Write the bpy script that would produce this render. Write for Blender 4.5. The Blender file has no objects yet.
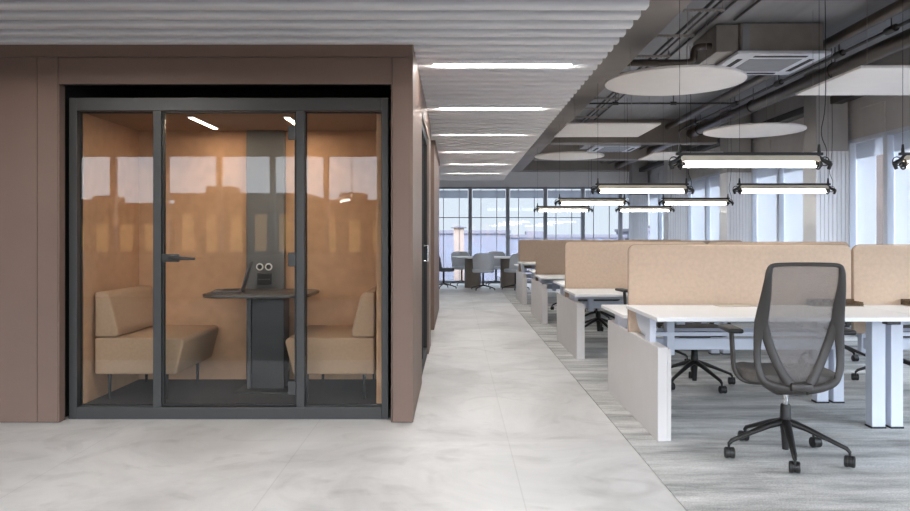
import bpy, bmesh, math, random
from mathutils import Vector, Matrix
random.seed(7)
S = bpy.context.scene
C = S.collection
PI = math.pi

# ------------------------------------------------------------------ materials
def lin(c):
    return tuple(((v/255.0)/12.92 if v/255.0 <= 0.04045 else ((v/255.0+0.055)/1.055)**2.4) for v in c)

def new_mat(name):
    m = bpy.data.materials.new(name); m.use_nodes = True
    nt = m.node_tree; nt.nodes.clear()
    out = nt.nodes.new('ShaderNodeOutputMaterial')
    return m, nt, out

def mat(name, rgb, rough=0.5, metal=0.0, var=0.06, scale=6.0, bump=0.0, bscale=200.0, spec=0.5, stretch=(1, 1, 1)):
    """Principled material with a procedural noise tint and an optional fine bump (rgb is sRGB 0-255)."""
    m, nt, out = new_mat(name)
    b = nt.nodes.new('ShaderNodeBsdfPrincipled')
    b.inputs['Roughness'].default_value = rough
    b.inputs['Metallic'].default_value = metal
    b.inputs['Specular IOR Level'].default_value = spec
    tc = nt.nodes.new('ShaderNodeTexCoord')
    mp = nt.nodes.new('ShaderNodeMapping'); mp.inputs['Scale'].default_value = stretch
    nt.links.new(tc.outputs['Object'], mp.inputs['Vector'])
    n = nt.nodes.new('ShaderNodeTexNoise'); n.inputs['Scale'].default_value = scale; n.inputs['Detail'].default_value = 4
    nt.links.new(mp.outputs['Vector'], n.inputs['Vector'])
    r = nt.nodes.new('ShaderNodeValToRGB')
    c = lin(rgb)
    r.color_ramp.elements[0].position = 0.3; r.color_ramp.elements[1].position = 0.7
    r.color_ramp.elements[0].color = tuple(min(1, v*(1-var)) for v in c) + (1,)
    r.color_ramp.elements[1].color = tuple(min(1, v*(1+var)) for v in c) + (1,)
    nt.links.new(n.outputs['Fac'], r.inputs['Fac'])
    nt.links.new(r.outputs['Color'], b.inputs['Base Color'])
    if bump:
        n2 = nt.nodes.new('ShaderNodeTexNoise'); n2.inputs['Scale'].default_value = bscale; n2.inputs['Detail'].default_value = 2
        nt.links.new(mp.outputs['Vector'], n2.inputs['Vector'])
        bp = nt.nodes.new('ShaderNodeBump'); bp.inputs['Strength'].default_value = bump; bp.inputs['Distance'].default_value = 0.002
        nt.links.new(n2.outputs['Fac'], bp.inputs['Height'])
        nt.links.new(bp.outputs['Normal'], b.inputs['Normal'])
    nt.links.new(b.outputs['BSDF'], out.inputs['Surface'])
    return m

def emit(name, rgb, strength):
    m, nt, out = new_mat(name)
    e = nt.nodes.new('ShaderNodeEmission')
    e.inputs['Color'].default_value = lin(rgb) + (1,)
    e.inputs['Strength'].default_value = strength
    nt.links.new(e.outputs['Emission'], out.inputs['Surface'])
    return m

def glass(name, tint=(0.93, 0.95, 0.95), ior=1.5, rough=0.0):
    """Thin pane: clear transmission with a Fresnel reflection on the outward faces."""
    m, nt, out = new_mat(name)
    t = nt.nodes.new('ShaderNodeBsdfTransparent'); t.inputs['Color'].default_value = tint + (1,)
    g = nt.nodes.new('ShaderNodeBsdfGlossy'); g.inputs['Roughness'].default_value = rough
    f = nt.nodes.new('ShaderNodeFresnel'); f.inputs['IOR'].default_value = ior
    ge = nt.nodes.new('ShaderNodeNewGeometry')
    inv = nt.nodes.new('ShaderNodeMath'); inv.operation = 'SUBTRACT'; inv.inputs[0].default_value = 1.0
    nt.links.new(ge.outputs['Backfacing'], inv.inputs[1])
    mu = nt.nodes.new('ShaderNodeMath'); mu.operation = 'MULTIPLY'
    nt.links.new(f.outputs['Fac'], mu.inputs[0]); nt.links.new(inv.outputs[0], mu.inputs[1])
    mx = nt.nodes.new('ShaderNodeMixShader')
    nt.links.new(mu.outputs[0], mx.inputs['Fac'])
    nt.links.new(t.outputs['BSDF'], mx.inputs[1]); nt.links.new(g.outputs['BSDF'], mx.inputs[2])
    nt.links.new(mx.outputs['Shader'], out.inputs['Surface'])
    return m

def sheer(name, rgb, clear=0.4, tint=(1, 1, 1), translucent=0.5):
    """Open weave: part see-through, part diffuse/translucent cloth, with a fine procedural weave."""
    m, nt, out = new_mat(name)
    t = nt.nodes.new('ShaderNodeBsdfTransparent'); t.inputs['Color'].default_value = tint + (1,)
    d = nt.nodes.new('ShaderNodeBsdfDiffuse'); d.inputs['Color'].default_value = lin(rgb) + (1,)
    tr = nt.nodes.new('ShaderNodeBsdfTranslucent'); tr.inputs['Color'].default_value = lin(rgb) + (1,)
    m1 = nt.nodes.new('ShaderNodeMixShader'); m1.inputs['Fac'].default_value = translucent
    nt.links.new(d.outputs['BSDF'], m1.inputs[1]); nt.links.new(tr.outputs['BSDF'], m1.inputs[2])
    tc = nt.nodes.new('ShaderNodeTexCoord')
    n = nt.nodes.new('ShaderNodeTexNoise'); n.inputs['Scale'].default_value = 300
    nt.links.new(tc.outputs['Object'], n.inputs['Vector'])
    mr = nt.nodes.new('ShaderNodeMapRange')
    mr.inputs['To Min'].default_value = max(0, clear-0.1); mr.inputs['To Max'].default_value = min(1, clear+0.1)
    nt.links.new(n.outputs['Fac'], mr.inputs['Value'])
    m2 = nt.nodes.new('ShaderNodeMixShader')
    nt.links.new(mr.outputs['Result'], m2.inputs['Fac'])
    nt.links.new(m1.outputs['Shader'], m2.inputs[1]); nt.links.new(t.outputs['BSDF'], m2.inputs[2])
    nt.links.new(m2.outputs['Shader'], out.inputs['Surface'])
    return m

def floor_material():
    m, nt, out = new_mat('pale polished stone')
    b = nt.nodes.new('ShaderNodeBsdfPrincipled')
    tc = nt.nodes.new('ShaderNodeTexCoord')
    n1 = nt.nodes.new('ShaderNodeTexNoise'); n1.inputs['Scale'].default_value = 0.9; n1.inputs['Detail'].default_value = 9; n1.inputs['Roughness'].default_value = 0.62; n1.inputs['Distortion'].default_value = 0.8
    nt.links.new(tc.outputs['Object'], n1.inputs['Vector'])
    r = nt.nodes.new('ShaderNodeValToRGB')
    r.color_ramp.elements[0].position = 0.33; r.color_ramp.elements[1].position = 0.62
    r.color_ramp.elements[0].color = lin((186, 185, 183)) + (1,)
    r.color_ramp.elements[1].color = lin((218, 217, 215)) + (1,)
    nt.links.new(n1.outputs['Fac'], r.inputs['Fac'])
    # faint darker clouds / scuffs
    n2 = nt.nodes.new('ShaderNodeTexNoise'); n2.inputs['Scale'].default_value = 2.2; n2.inputs['Detail'].default_value = 7; n2.inputs['Distortion'].default_value = 2.0
    nt.links.new(tc.outputs['Object'], n2.inputs['Vector'])
    r2 = nt.nodes.new('ShaderNodeValToRGB')
    r2.color_ramp.elements[0].position = 0.28; r2.color_ramp.elements[1].position = 0.46
    r2.color_ramp.elements[0].color = (0.82, 0.815, 0.81, 1); r2.color_ramp.elements[1].color = (1, 1, 1, 1)
    nt.links.new(n2.outputs['Fac'], r2.inputs['Fac'])
    mul = nt.nodes.new('ShaderNodeMix'); mul.data_type = 'RGBA'; mul.blend_type = 'MULTIPLY'; mul.inputs['Factor'].default_value = 1.0
    nt.links.new(r.outputs['Color'], mul.inputs['A']); nt.links.new(r2.outputs['Color'], mul.inputs['B'])
    # tile joints
    mp = nt.nodes.new('ShaderNodeMapping'); mp.inputs['Location'].default_value = (0.89, 0.45, 0)
    nt.links.new(tc.outputs['Object'], mp.inputs['Vector'])
    br = nt.nodes.new('ShaderNodeTexBrick')
    br.offset = 0.0; br.inputs['Scale'].default_value = 1.0
    br.inputs['Brick Width'].default_value = 1.2; br.inputs['Row Height'].default_value = 1.2
    br.inputs['Mortar Size'].default_value = 0.0035; br.inputs['Mortar Smooth'].default_value = 0.2
    br.inputs['Color1'].default_value = (1, 1, 1, 1); br.inputs['Color2'].default_value = (0.965, 0.963, 0.96, 1); br.inputs['Mortar'].default_value = (0.87, 0.865, 0.86, 1)
    nt.links.new(mp.outputs['Vector'], br.inputs['Vector'])
    mul2 = nt.nodes.new('ShaderNodeMix'); mul2.data_type = 'RGBA'; mul2.blend_type = 'MULTIPLY'; mul2.inputs['Factor'].default_value = 1.0
    nt.links.new(mul.outputs['Result'], mul2.inputs['A']); nt.links.new(br.outputs['Color'], mul2.inputs['B'])
    nt.links.new(mul2.outputs['Result'], b.inputs['Base Color'])
    mr = nt.nodes.new('ShaderNodeMapRange'); mr.inputs['To Min'].default_value = 0.38; mr.inputs['To Max'].default_value = 0.6
    nt.links.new(n2.outputs['Fac'], mr.inputs['Value'])
    nt.links.new(mr.outputs['Result'], b.inputs['Roughness'])
    b.inputs['Specular IOR Level'].default_value = 0.5
    nt.links.new(b.outputs['BSDF'], out.inputs['Surface'])
    return m

def carpet_material():
    m, nt, out = new_mat('streaked grey carpet tiles')
    b = nt.nodes.new('ShaderNodeBsdfPrincipled'); b.inputs['Roughness'].default_value = 0.95; b.inputs['Specular IOR Level'].default_value = 0.1
    tc = nt.nodes.new('ShaderNodeTexCoord')
    mp = nt.nodes.new('ShaderNodeMapping'); mp.inputs['Scale'].default_value = (1.0, 5.0, 1)
    nt.links.new(tc.outputs['Object'], mp.inputs['Vector'])
    n1 = nt.nodes.new('ShaderNodeTexNoise'); n1.inputs['Scale'].default_value = 1.0; n1.inputs['Detail'].default_value = 8; n1.inputs['Roughness'].default_value = 0.7
    nt.links.new(mp.outputs['Vector'], n1.inputs['Vector'])
    r = nt.nodes.new('ShaderNodeValToRGB')
    r.color_ramp.elements[0].position = 0.34; r.color_ramp.elements[1].position = 0.66
    r.color_ramp.elements[0].color = lin((154, 154, 152)) + (1,)
    r.color_ramp.elements[1].color = lin((230, 229, 226)) + (1,)
    e = r.color_ramp.elements.new(0.5); e.color = lin((200, 200, 197)) + (1,)
    nt.links.new(n1.outputs['Fac'], r.inputs['Fac'])
    br = nt.nodes.new('ShaderNodeTexBrick'); br.offset = 0.5
    br.inputs['Scale'].default_value = 1.0; br.inputs['Brick Width'].default_value = 1.0; br.inputs['Row Height'].default_value = 0.25
    br.inputs['Mortar Size'].default_value = 0.0
    br.inputs['Color1'].default_value = (1.06, 1.06, 1.06, 1); br.inputs['Color2'].default_value = (0.85, 0.85, 0.85, 1); br.inputs['Bias'].default_value = 0
    nt.links.new(tc.outputs['Object'], br.inputs['Vector'])
    n3 = nt.nodes.new('ShaderNodeTexNoise'); n3.inputs['Scale'].default_value = 140; n3.inputs['Detail'].default_value = 2
    nt.links.new(tc.outputs['Object'], n3.inputs['Vector'])
    r3 = nt.nodes.new('ShaderNodeValToRGB')
    r3.color_ramp.elements[0].position = 0.3; r3.color_ramp.elements[1].position = 0.7
    r3.color_ramp.elements[0].color = (0.7, 0.7, 0.7, 1); r3.color_ramp.elements[1].color = (1.1, 1.1, 1.1, 1)
    nt.links.new(n3.outputs['Fac'], r3.inputs['Fac'])
    a = nt.nodes.new('ShaderNodeMix'); a.data_type = 'RGBA'; a.blend_type = 'MULTIPLY'; a.inputs['Factor'].default_value = 1
    nt.links.new(r.outputs['Color'], a.inputs['A']); nt.links.new(br.outputs['Color'], a.inputs['B'])
    a2 = nt.nodes.new('ShaderNodeMix'); a2.data_type = 'RGBA'; a2.blend_type = 'MULTIPLY'; a2.inputs['Factor'].default_value = 1
    nt.links.new(a.outputs['Result'], a2.inputs['A']); nt.links.new(r3.outputs['Color'], a2.inputs['B'])
    nt.links.new(a2.outputs['Result'], b.inputs['Base Color'])
    bp = nt.nodes.new('ShaderNodeBump'); bp.inputs['Strength'].default_value = 0.5; bp.inputs['Distance'].default_value = 0.004
    nt.links.new(n3.outputs['Fac'], bp.inputs['Height']); nt.links.new(bp.outputs['Normal'], b.inputs['Normal'])
    nt.links.new(b.outputs['BSDF'], out.inputs['Surface'])
    return m

def facade_material(name, wall, pane, w, h):
    """Far facade: rows of windows as a brick-pattern procedural."""
    m, nt, out = new_mat(name)
    b = nt.nodes.new('ShaderNodeBsdfPrincipled'); b.inputs['Roughness'].default_value = 0.8
    tc = nt.nodes.new('ShaderNodeTexCoord')
    mp = nt.nodes.new('ShaderNodeMapping'); mp.inputs['Rotation'].default_value = (PI/2, 0, 0)
    nt.links.new(tc.outputs['Object'], mp.inputs['Vector'])
    br = nt.nodes.new('ShaderNodeTexBrick'); br.offset = 0
    br.inputs['Scale'].default_value = 1.0; br.inputs['Brick Width'].default_value = w; br.inputs['Row Height'].default_value = h
    br.inputs['Mortar Size'].default_value = min(w, h)*0.22
    br.inputs['Color1'].default_value = lin(pane) + (1,); br.inputs['Color2'].default_value = lin(tuple(min(255, v*1.2) for v in pane)) + (1,)
    br.inputs['Mortar'].default_value = lin(wall) + (1,)
    nt.links.new(mp.outputs['Vector'], br.inputs['Vector'])
    nt.links.new(br.outputs['Color'], b.inputs['Base Color'])
    nt.links.new(b.outputs['BSDF'], out.inputs['Surface'])
    return m

M = {}
M['floor'] = floor_material()
M['carpet'] = carpet_material()
M['cladding'] = mat('taupe wall cladding', (113, 92, 81), 0.55, var=0.03, scale=3, bump=0.05, bscale=300)
M['gap'] = mat('dark shadow gap lining', (30, 29, 28), 0.8)
M['slat'] = mat('white ribbed ceiling', (226, 224, 224), 0.6, var=0.02)
M['gapshade'] = mat('grey rib gap shade', (84, 84, 86), 0.95)
M['slab'] = mat('grey board concrete slab', (152, 151, 152), 0.6, var=0.16, scale=1.4, bump=0.15, bscale=20, stretch=(3.0, 0.5, 1))
M['beam'] = mat('taupe concrete beam', (140, 131, 124), 0.7, var=0.1, scale=2.5, bump=0.1, bscale=30)
M['concrete'] = mat('pale concrete', (166, 163, 161), 0.75, var=0.06, scale=4, bump=0.1, bscale=40)
M['whitewall'] = mat('white painted plaster', (228, 228, 229), 0.6, var=0.02)
M['header'] = mat('grey facade panel', (196, 193, 192), 0.6, var=0.04)
M['winframe'] = mat('grey window profile', (146, 150, 158), 0.45, var=0.03)
M['winwhite'] = mat('pale window profile', (205, 212, 222), 0.45, var=0.02)
M['pane'] = glass('clear window glass', (0.95, 0.97, 0.98), 1.45)
M['boothpane'] = glass('booth glass', (0.93, 0.93, 0.92), 1.5)
M['darkframe'] = mat('anthracite metal', (50, 50, 49), 0.42, var=0.04)
M['darkseal'] = mat('black rubber seal', (24, 24, 25), 0.6)
M['black'] = mat('black plastic', (32, 31, 30), 0.5)
M['blackmetal'] = mat('black coated metal', (40, 38, 37), 0.38, metal=0.3)
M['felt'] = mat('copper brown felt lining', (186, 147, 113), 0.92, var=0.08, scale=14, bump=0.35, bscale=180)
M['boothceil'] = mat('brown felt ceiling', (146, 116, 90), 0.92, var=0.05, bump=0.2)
M['boothfloor'] = mat('charcoal booth carpet', (72, 70, 70), 0.95, var=0.22, scale=60, bump=0.4)
M['media'] = mat('grey media panel', (92, 90, 86), 0.35, var=0.04)
M['sofa'] = mat('tan woven upholstery', (168, 140, 113), 0.9, var=0.06, scale=60, bump=0.35, bscale=400)
M['tabletop'] = mat('dark grey laminate', (78, 74, 70), 0.35, var=0.04)
M['white'] = mat('white lacquer', (226, 227, 230), 0.4, var=0.01)
M['deskwhite'] = mat('white worktop laminate', (240, 240, 240), 0.35, var=0.01)
M['deskframe'] = mat('pale grey desk steel', (206, 211, 222), 0.4, var=0.02)
M['deskpanel'] = mat('light grey end panel', (214, 210, 208), 0.45, var=0.02)
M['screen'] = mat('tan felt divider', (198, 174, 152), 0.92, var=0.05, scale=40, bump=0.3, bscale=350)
M['screenback'] = mat('darker felt divider', (160, 140, 123), 0.92, var=0.05, scale=40, bump=0.3, bscale=350)  # deeper tone for the two rear rows and all piping
M['beige'] = mat('beige cover', (186, 176, 160), 0.5)
M['smoked'] = sheer('smoked acrylic', (110, 96, 82), 0.45, (0.85, 0.78, 0.7), 0.3)
M['mesh'] = sheer('grey mesh fabric', (150, 146, 145), 0.5, (0.95, 0.95, 0.95), 0.35)
M['chairplastic'] = mat('charcoal chair plastic', (59, 55, 52), 0.45, var=0.04)
M['seatfabric'] = mat('dark grey seat fabric', (92, 88, 85), 0.9, var=0.1, scale=80, bump=0.3)
M['chrome'] = mat('brushed steel', (200, 200, 200), 0.25, metal=1.0)
M['wheel'] = mat('grey caster hub', (120, 118, 116), 0.5)
M['shell'] = mat('blue grey upholstery', (186, 192, 200), 0.85, var=0.05, bump=0.2)
M['shelldark'] = mat('charcoal upholstery', (88, 92, 98), 0.85, var=0.05, bump=0.2)
M['shelllight'] = mat('pale upholstery', (214, 216, 220), 0.85, var=0.04, bump=0.2)
M['pedestal'] = mat('taupe table drum', (128, 118, 108), 0.7)
M['acoustic'] = mat('off white acoustic felt', (236, 231, 226), 0.9, var=0.015, bump=0.1)
M['pipe'] = mat('dark bronze pipe', (84, 74, 66), 0.36, metal=0.3, var=0.1, scale=4)
M['pipedark'] = mat('dark painted pipe', (58, 55, 53), 0.45, metal=0.3)
M['galv'] = mat('galvanised steel', (150, 143, 136), 0.45, metal=0.3, var=0.12, scale=5)
M['acpanel'] = mat('white plastic face', (226, 227, 232), 0.45)
M['acgrille'] = mat('grey grille', (150, 151, 154), 0.6)
M['opal'] = mat('opal reflector', (214, 204, 188), 0.4)
M['tube'] = emit('lit tube', (255, 252, 246), 5.5)
M['strip'] = emit('lit ceiling strip', (255, 251, 247), 38.0)
M['boothled'] = emit('lit booth strip', (255, 232, 204), 12.0)
M['blind'] = sheer('white sheer blind', (216, 218, 222), 0.16, (1, 1, 1), 0.6)
M['blindgrey'] = sheer('grey sheer blind', (170, 174, 184), 0.45, (0.9, 0.92, 0.95), 0.5)
M['ring'] = mat('white socket ring', (236, 234, 230), 0.4)
M['display'] = mat('dark display glass', (28, 29, 31), 0.15)
M['silver'] = mat('dark grey aluminium', (92, 92, 94), 0.35, metal=0.6)

# ------------------------------------------------------------------ mesh builder
class MB:
    def __init__(self): self.bm = bmesh.new()
    def box(self, x0, x1, y0, y1, z0, z1, bev=0.0, seg=2):
        t = bmesh.new()
        bmesh.ops.create_cube(t, size=1.0)
        for v in t.verts:
            v.co = Vector(((x0+x1)/2 + v.co.x*(x1-x0), (y0+y1)/2 + v.co.y*(y1-y0), (z0+z1)/2 + v.co.z*(z1-z0)))
        if bev:
            bmesh.ops.bevel(t, geom=list(t.edges), offset=bev, segments=seg, profile=0.5, affect='EDGES')
        return self._merge(t)
    def _merge(self, t):
        me = bpy.data.meshes.new('tmp'); t.to_mesh(me); t.free()
        self.bm.from_mesh(me); bpy.data.meshes.remove(me)
        return self
    def prism(self, pts, axis, a0, a1, bev=0.0, seg=2):
        """Polygon pts (2D) extruded along an axis: 'y' -> pts are (x,z); 'x' -> (y,z); 'z' -> (x,y)."""
        t = bmesh.new()
        def P(p, a):
            if axis == 'y': return (p[0], a, p[1])
            if axis == 'x': return (a, p[0], p[1])
            return (p[0], p[1], a)
        A = [t.verts.new(P(p, a0)) for p in pts]; B = [t.verts.new(P(p, a1)) for p in pts]
        n = len(pts)
        t.faces.new(A); t.faces.new(B[::-1])
        for i in range(n):
            t.faces.new((A[i], B[i], B[(i+1) % n], A[(i+1) % n]))
        bmesh.ops.recalc_face_normals(t, faces=list(t.faces))
        if bev:
            bmesh.ops.bevel(t, geom=list(t.edges), offset=bev, segments=seg, profile=0.5, affect='EDGES')
        return self._merge(t)
    def tube(self, pts, r, n=10, caps=True, up=None):
        """Swept tube along pts; r is a number, or a list of numbers / (a,b) pairs (elliptic section)."""
        t = bmesh.new()
        pts = [Vector(p) for p in pts]
        R = r if isinstance(r, list) else [r]*len(pts)
        rings = []
        pu = None
        for i, p in enumerate(pts):
            d = (pts[min(i+1, len(pts)-1)] - pts[max(i-1, 0)])
            d = d.normalized() if d.length > 1e-9 else Vector((0, 0, 1))
            u = Vector(up) if up is not None else (pu if pu is not None else (Vector((0, 0, 1)) if abs(d.z) < 0.9 else Vector((1, 0, 0))))
            u = u - d*u.dot(d)
            if u.length < 1e-6:
                u = Vector((1, 0, 0)) - d*d.x
            u.normalize(); pu = u
            w = d.cross(u)
            a, b = R[i] if isinstance(R[i], (tuple, list)) else (R[i], R[i])
            rings.append([t.verts.new(p + w*(a*math.cos(2*PI*k/n)) + u*(b*math.sin(2*PI*k/n))) for k in range(n)])
        for i in range(len(rings)-1):
            for k in range(n):
                t.faces.new((rings[i][k], rings[i][(k+1) % n], rings[i+1][(k+1) % n], rings[i+1][k]))
        if caps:
            t.faces.new(rings[0][::-1]); t.faces.new(rings[-1])
        bmesh.ops.recalc_face_normals(t, faces=list(t.faces))
        return self._merge(t)
    def cyl(self, x, y, z0, z1, r, n=24):
        return self.tube([(x, y, z0), (x, y, z1)], r, n)
    def ring(self, c, R, r, axis='y', n=20, k=8, a0=0, a1=2*PI):
        pts = []
        full = abs(a1-a0-2*PI) < 1e-6
        for i in range(n+1):
            a = a0 + (a1-a0)*i/n
            if axis == 'y': pts.append((c[0]+R*math.cos(a), c[1], c[2]+R*math.sin(a)))
            elif axis == 'x': pts.append((c[0], c[1]+R*math.cos(a), c[2]+R*math.sin(a)))
            else: pts.append((c[0]+R*math.cos(a), c[1]+R*math.sin(a), c[2]))
        up = {'y': (0, 1, 0), 'x': (1, 0, 0), 'z': (0, 0, 1)}[axis]
        return self.tube(pts, r, k, caps=not full, up=up)
    def grid(self, fn, nu, nv, thick=0.0):
        """Surface fn(u,v)->point on a grid; thick gives it a solid body along the normal (towards -y)."""
        t = bmesh.new()
        V = [[t.verts.new(fn(i/nu, j/nv)) for j in range(nv+1)] for i in range(nu+1)]
        F = []
        for i in range(nu):
            for j in range(nv):
                F.append(t.faces.new((V[i][j], V[i+1][j], V[i+1][j+1], V[i][j+1])))
        bmesh.ops.recalc_face_normals(t, faces=list(t.faces))
        if thick:
            bmesh.ops.solidify(t, geom=list(t.faces), thickness=thick)
            bmesh.ops.recalc_face_normals(t, faces=list(t.faces))
        return self._merge(t)
    def shift(self, v):
        bmesh.ops.translate(self.bm, verts=list(self.bm.verts), vec=Vector(v)); return self
    def rot(self, ang, axis, c):
        bmesh.ops.rotate(self.bm, verts=list(self.bm.verts), cent=Vector(c), matrix=Matrix.Rotation(ang, 3, axis)); return self

def root_loc(o):
    v = Vector((0, 0, 0))
    while o is not None:
        v += o.location; o = o.parent
    return v

def link(name, mb, m, parent=None, smooth=False, sub=0, origin=None):
    if parent is not None: mb.shift(-root_loc(parent))
    elif origin is not None: mb.shift(-Vector(origin))
    me = bpy.data.meshes.new(name)
    mb.bm.to_mesh(me); mb.bm.free()
    me.materials.append(m)
    if smooth:
        me.polygons.foreach_set('use_smooth', [True]*len(me.polygons))
        try: me.set_sharp_from_angle(angle=math.radians(40))
        except Exception: pass
    o = bpy.data.objects.new(name, me); C.objects.link(o)
    if sub:
        s = o.modifiers.new('smooth', 'SUBSURF'); s.levels = sub; s.render_levels = sub
    if parent is not None: o.parent = parent
    elif origin is not None: o.location = origin
    return o

part = link
def tag(o, label, cat, group=None):
    o['label'] = label; o['category'] = cat
    if group: o['group'] = group
    return o
def thing(name, label, cat, loc, group=None):
    o = bpy.data.objects.new(name, None); C.objects.link(o)
    o.location = loc; o.empty_display_size = 0.1
    return tag(o, label, cat, group)
def single(name, mb, m, label, cat, group=None, smooth=False):
    xs = [v.co for v in mb.bm.verts]
    o = Vector(((min(v.x for v in xs)+max(v.x for v in xs))/2, (min(v.y for v in xs)+max(v.y for v in xs))/2, min(v.z for v in xs)))
    return tag(link(name, mb, m, None, smooth, origin=o), label, cat, group)
def struct(name, mb, m, smooth=False):
    o = link(name, mb, m, None, smooth); o['kind'] = 'structure'; return o
def dup(root, loc, rotz=0.0, label=None, group=None):
    r = root.copy(); C.objects.link(r); r.location = loc; r.rotation_euler = (0, 0, rotz)
    if label: r['label'] = label
    if group: r['group'] = group
    for ch in list(root.children):
        c = ch.copy(); C.objects.link(c); c.parent = r
        for g in list(ch.children):
            d = g.copy(); C.objects.link(d); d.parent = c
    return r

# ------------------------------------------------------------------ camera
cam = bpy.data.cameras.new('camera'); co = bpy.data.objects.new('camera', cam); C.objects.link(co)
co.location = (0, 0, 1.2); co.rotation_euler = (PI/2, 0, 0)
cam.sensor_width = 36; cam.sensor_fit = 'HORIZONTAL'; cam.lens = 740/910*36
cam.shift_y = -18.6/910; cam.shift_x = -0.7/910; cam.clip_start = 0.05; cam.clip_end = 500
S.camera = co

# ------------------------------------------------------------------ setting
XL, XR, YN, YF = -8.0, 4.85, -5.0, 19.1
ZC = 3.25
struct('floor', MB().box(XL-.3, XR+.3, YN-.3, YF+.3, -0.15, 0.0), M['floor'])
struct('carpet', MB().box(1.01, XR-0.02, YN+0.02, 16.0, 0.0005, 0.006), M['carpet'])
struct('carpet_unseen_dark', MB().box(XL+.02, 1.0, YN+0.02, 2.6, 0.0005, 0.006), M['boothfloor'])  # unseen dark carpet, added to dim the floor mirrored in the booth glass
struct('ceiling', MB().box(XL-.3, XR+.3, YN-.3, YF+.3, ZC, ZC+0.15), M['slab'])

# ribbed white ceiling over the walkway: one continuous rounded profile run along x
P_ = 0.182
pts = []
y_first = 5.384 - P_*38.5
k = 0
y = y_first
prof = [(-.27, .105), (-.27, .026), (-.255, .011), (-.22, .003), (-.16, 0), (.16, 0), (.22, .003), (.255, .011), (.27, .026), (.27, .105)]
while y < 16.35:
    for a, dz in prof: pts.append((y + a*P_, 2.44 + dz))
    y += P_
pts.append((y-.5*P_, 2.545)); pts.append((y-.5*P_, 2.60)); pts.append((y_first-.5*P_, 2.60))
struct('ceiling_ribbed', MB().prism(pts, 'x', XL, 1.04), M['slat'], smooth=True)
struct('ceiling_gap_shade', MB().box(XL, 1.039, y_first, y-P_, 2.540, 2.5448), M['gapshade'])  # dark sheet added above the ribs so their gaps look shaded

# beam beside the ribbed ceiling, cross beams, end beam
struct('beam_edge', MB().box(1.08, 1.66, YN, 18.7, 2.85, ZC-.001, 0.012), M['beam'])
for nm, yy in (('beam_cross', 12.9), ('beam_cross', 15.6)):
    struct(nm, MB().box(1.67, XR, yy, yy+.32, 2.84, ZC-.001, 0.012), M['beam'])
struct('beam_end', MB().box(XL, XR, YF-.35, YF+.05, 2.88, ZC+.05, 0.01), M['beam'])

# walls that close the room
struct('wall_left', MB().box(XL-.15, XL, YN, YF, 0, ZC), M['whitewall'])
mb = MB()   # far wall: header above the glazing, piers at its ends
mb.box(XL, XR+.15, YF, YF+.18, 2.49, ZC+.1)
mb.box(XL, -2.6, YF, YF+.18, 0, 2.49)
struct('wall_far', mb, M['whitewall'])
mb = MB()   # right wall: header above the windows
mb.box(XR, XR+.18, YN, YF+.18, 2.385, ZC+.1)
mb.box(XR-.015, XR, YN, YF, 2.735, 2.775)
for yy in (8.36, 11.4, 14.5, 17.7): mb.box(XR-.012, XR, yy-.012, yy+.012, 2.385, 2.735)
struct('wall_right', mb, M['header'])
struct('trim_1', MB().box(XR-.28, XR-.13, YN, YF-.4, 2.82, 2.92, .01), M['pipedark'])

# far glazing
step = 0.97
xs0 = [0.374 + step*i for i in range(-3, 5)]
n_win = 1
for i in range(len(xs0)):
    x0 = xs0[i]; x1 = x0 + step if i < len(xs0)-1 else XR
    mb = MB()
    mb.box(x0-.045, x0+.045, YF-.03, YF+.1, 0, 2.49)
    mb.box(x0+.045, x1-.045, YF, YF+.08, 2.44, 2.49)
    mb.box(x0+.045, x1-.045, YF, YF+.08, 0, 0.07)
    if i < 6: mb.box(x0+.045, x1-.045, YF+.03, YF+.05, 1.69, 1.71)
    w = struct('window_%d' % n_win, mb, M['winframe'])
    w['kind'] = 'structure'
    part('pane', MB().box(x0+.045, x1-.045, YF+.03, YF+.045, .07, 2.44), M['pane'], w)
    part('blind', MB().box(x0+.06, x1-.06, YF-.012, YF-.006, 2.20, 2.40), M['blindgrey'], w)
    # slender sub mullion as in the photo
    for fr in (.28, .70): part('glazing_bar', MB().box(x0+step*fr, x0+step*fr+.016, YF+.02, YF+.06, .07, 2.44), M['winframe'], w)
    n_win += 1

# right-hand windows, bay by bay (bays follow the columns at 3.1 m)
col_y = [9.03, 11.99, 15.3, 18.45]
bays = [(-4.9, -3.3), (-3.3, -.25), (-.25, 2.8), (2.8, 5.92), (5.92, 9.03), (9.03, 11.99), (11.99, 15.3), (15.3, 18.6)]
for (a, b) in bays:
    n = 3 if b-a > 2 else 2
    mb = MB()
    mb.box(XR-.02, XR+.12, a, b, 2.335, 2.385)
    mb.box(XR-.02, XR+.12, a, b, 0, .10)
    ed = [a+(b-a)*i/n for i in range(n+1)]
    if a == 5.92: ed = [5.92, 7.05, 8.25, 9.03]
    for e in ed[:-1]: mb.box(XR-.06, XR+.12, e-.04, e+.04, .10, 2.335)
    w = struct('window_%d' % n_win, mb, M['winwhite']); n_win += 1
    part('pane', MB().box(XR+.04, XR+.055, a, b, .10, 2.335), M['pane'], w)
    for e0, e1 in zip(ed[:-1], ed[1:]):
        part('blind', MB().box(XR+.006, XR+.012, e0+.05, e1-.05, 2.14, 2.33), M['blind'], w)
        if a >= 5.9: part('sheer_panel', MB().box(XR+.016, XR+.022, e0+(.32 if e0 == 8.25 else .05), e1-.05, .12, 2.33), M['blind'], w)
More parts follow.
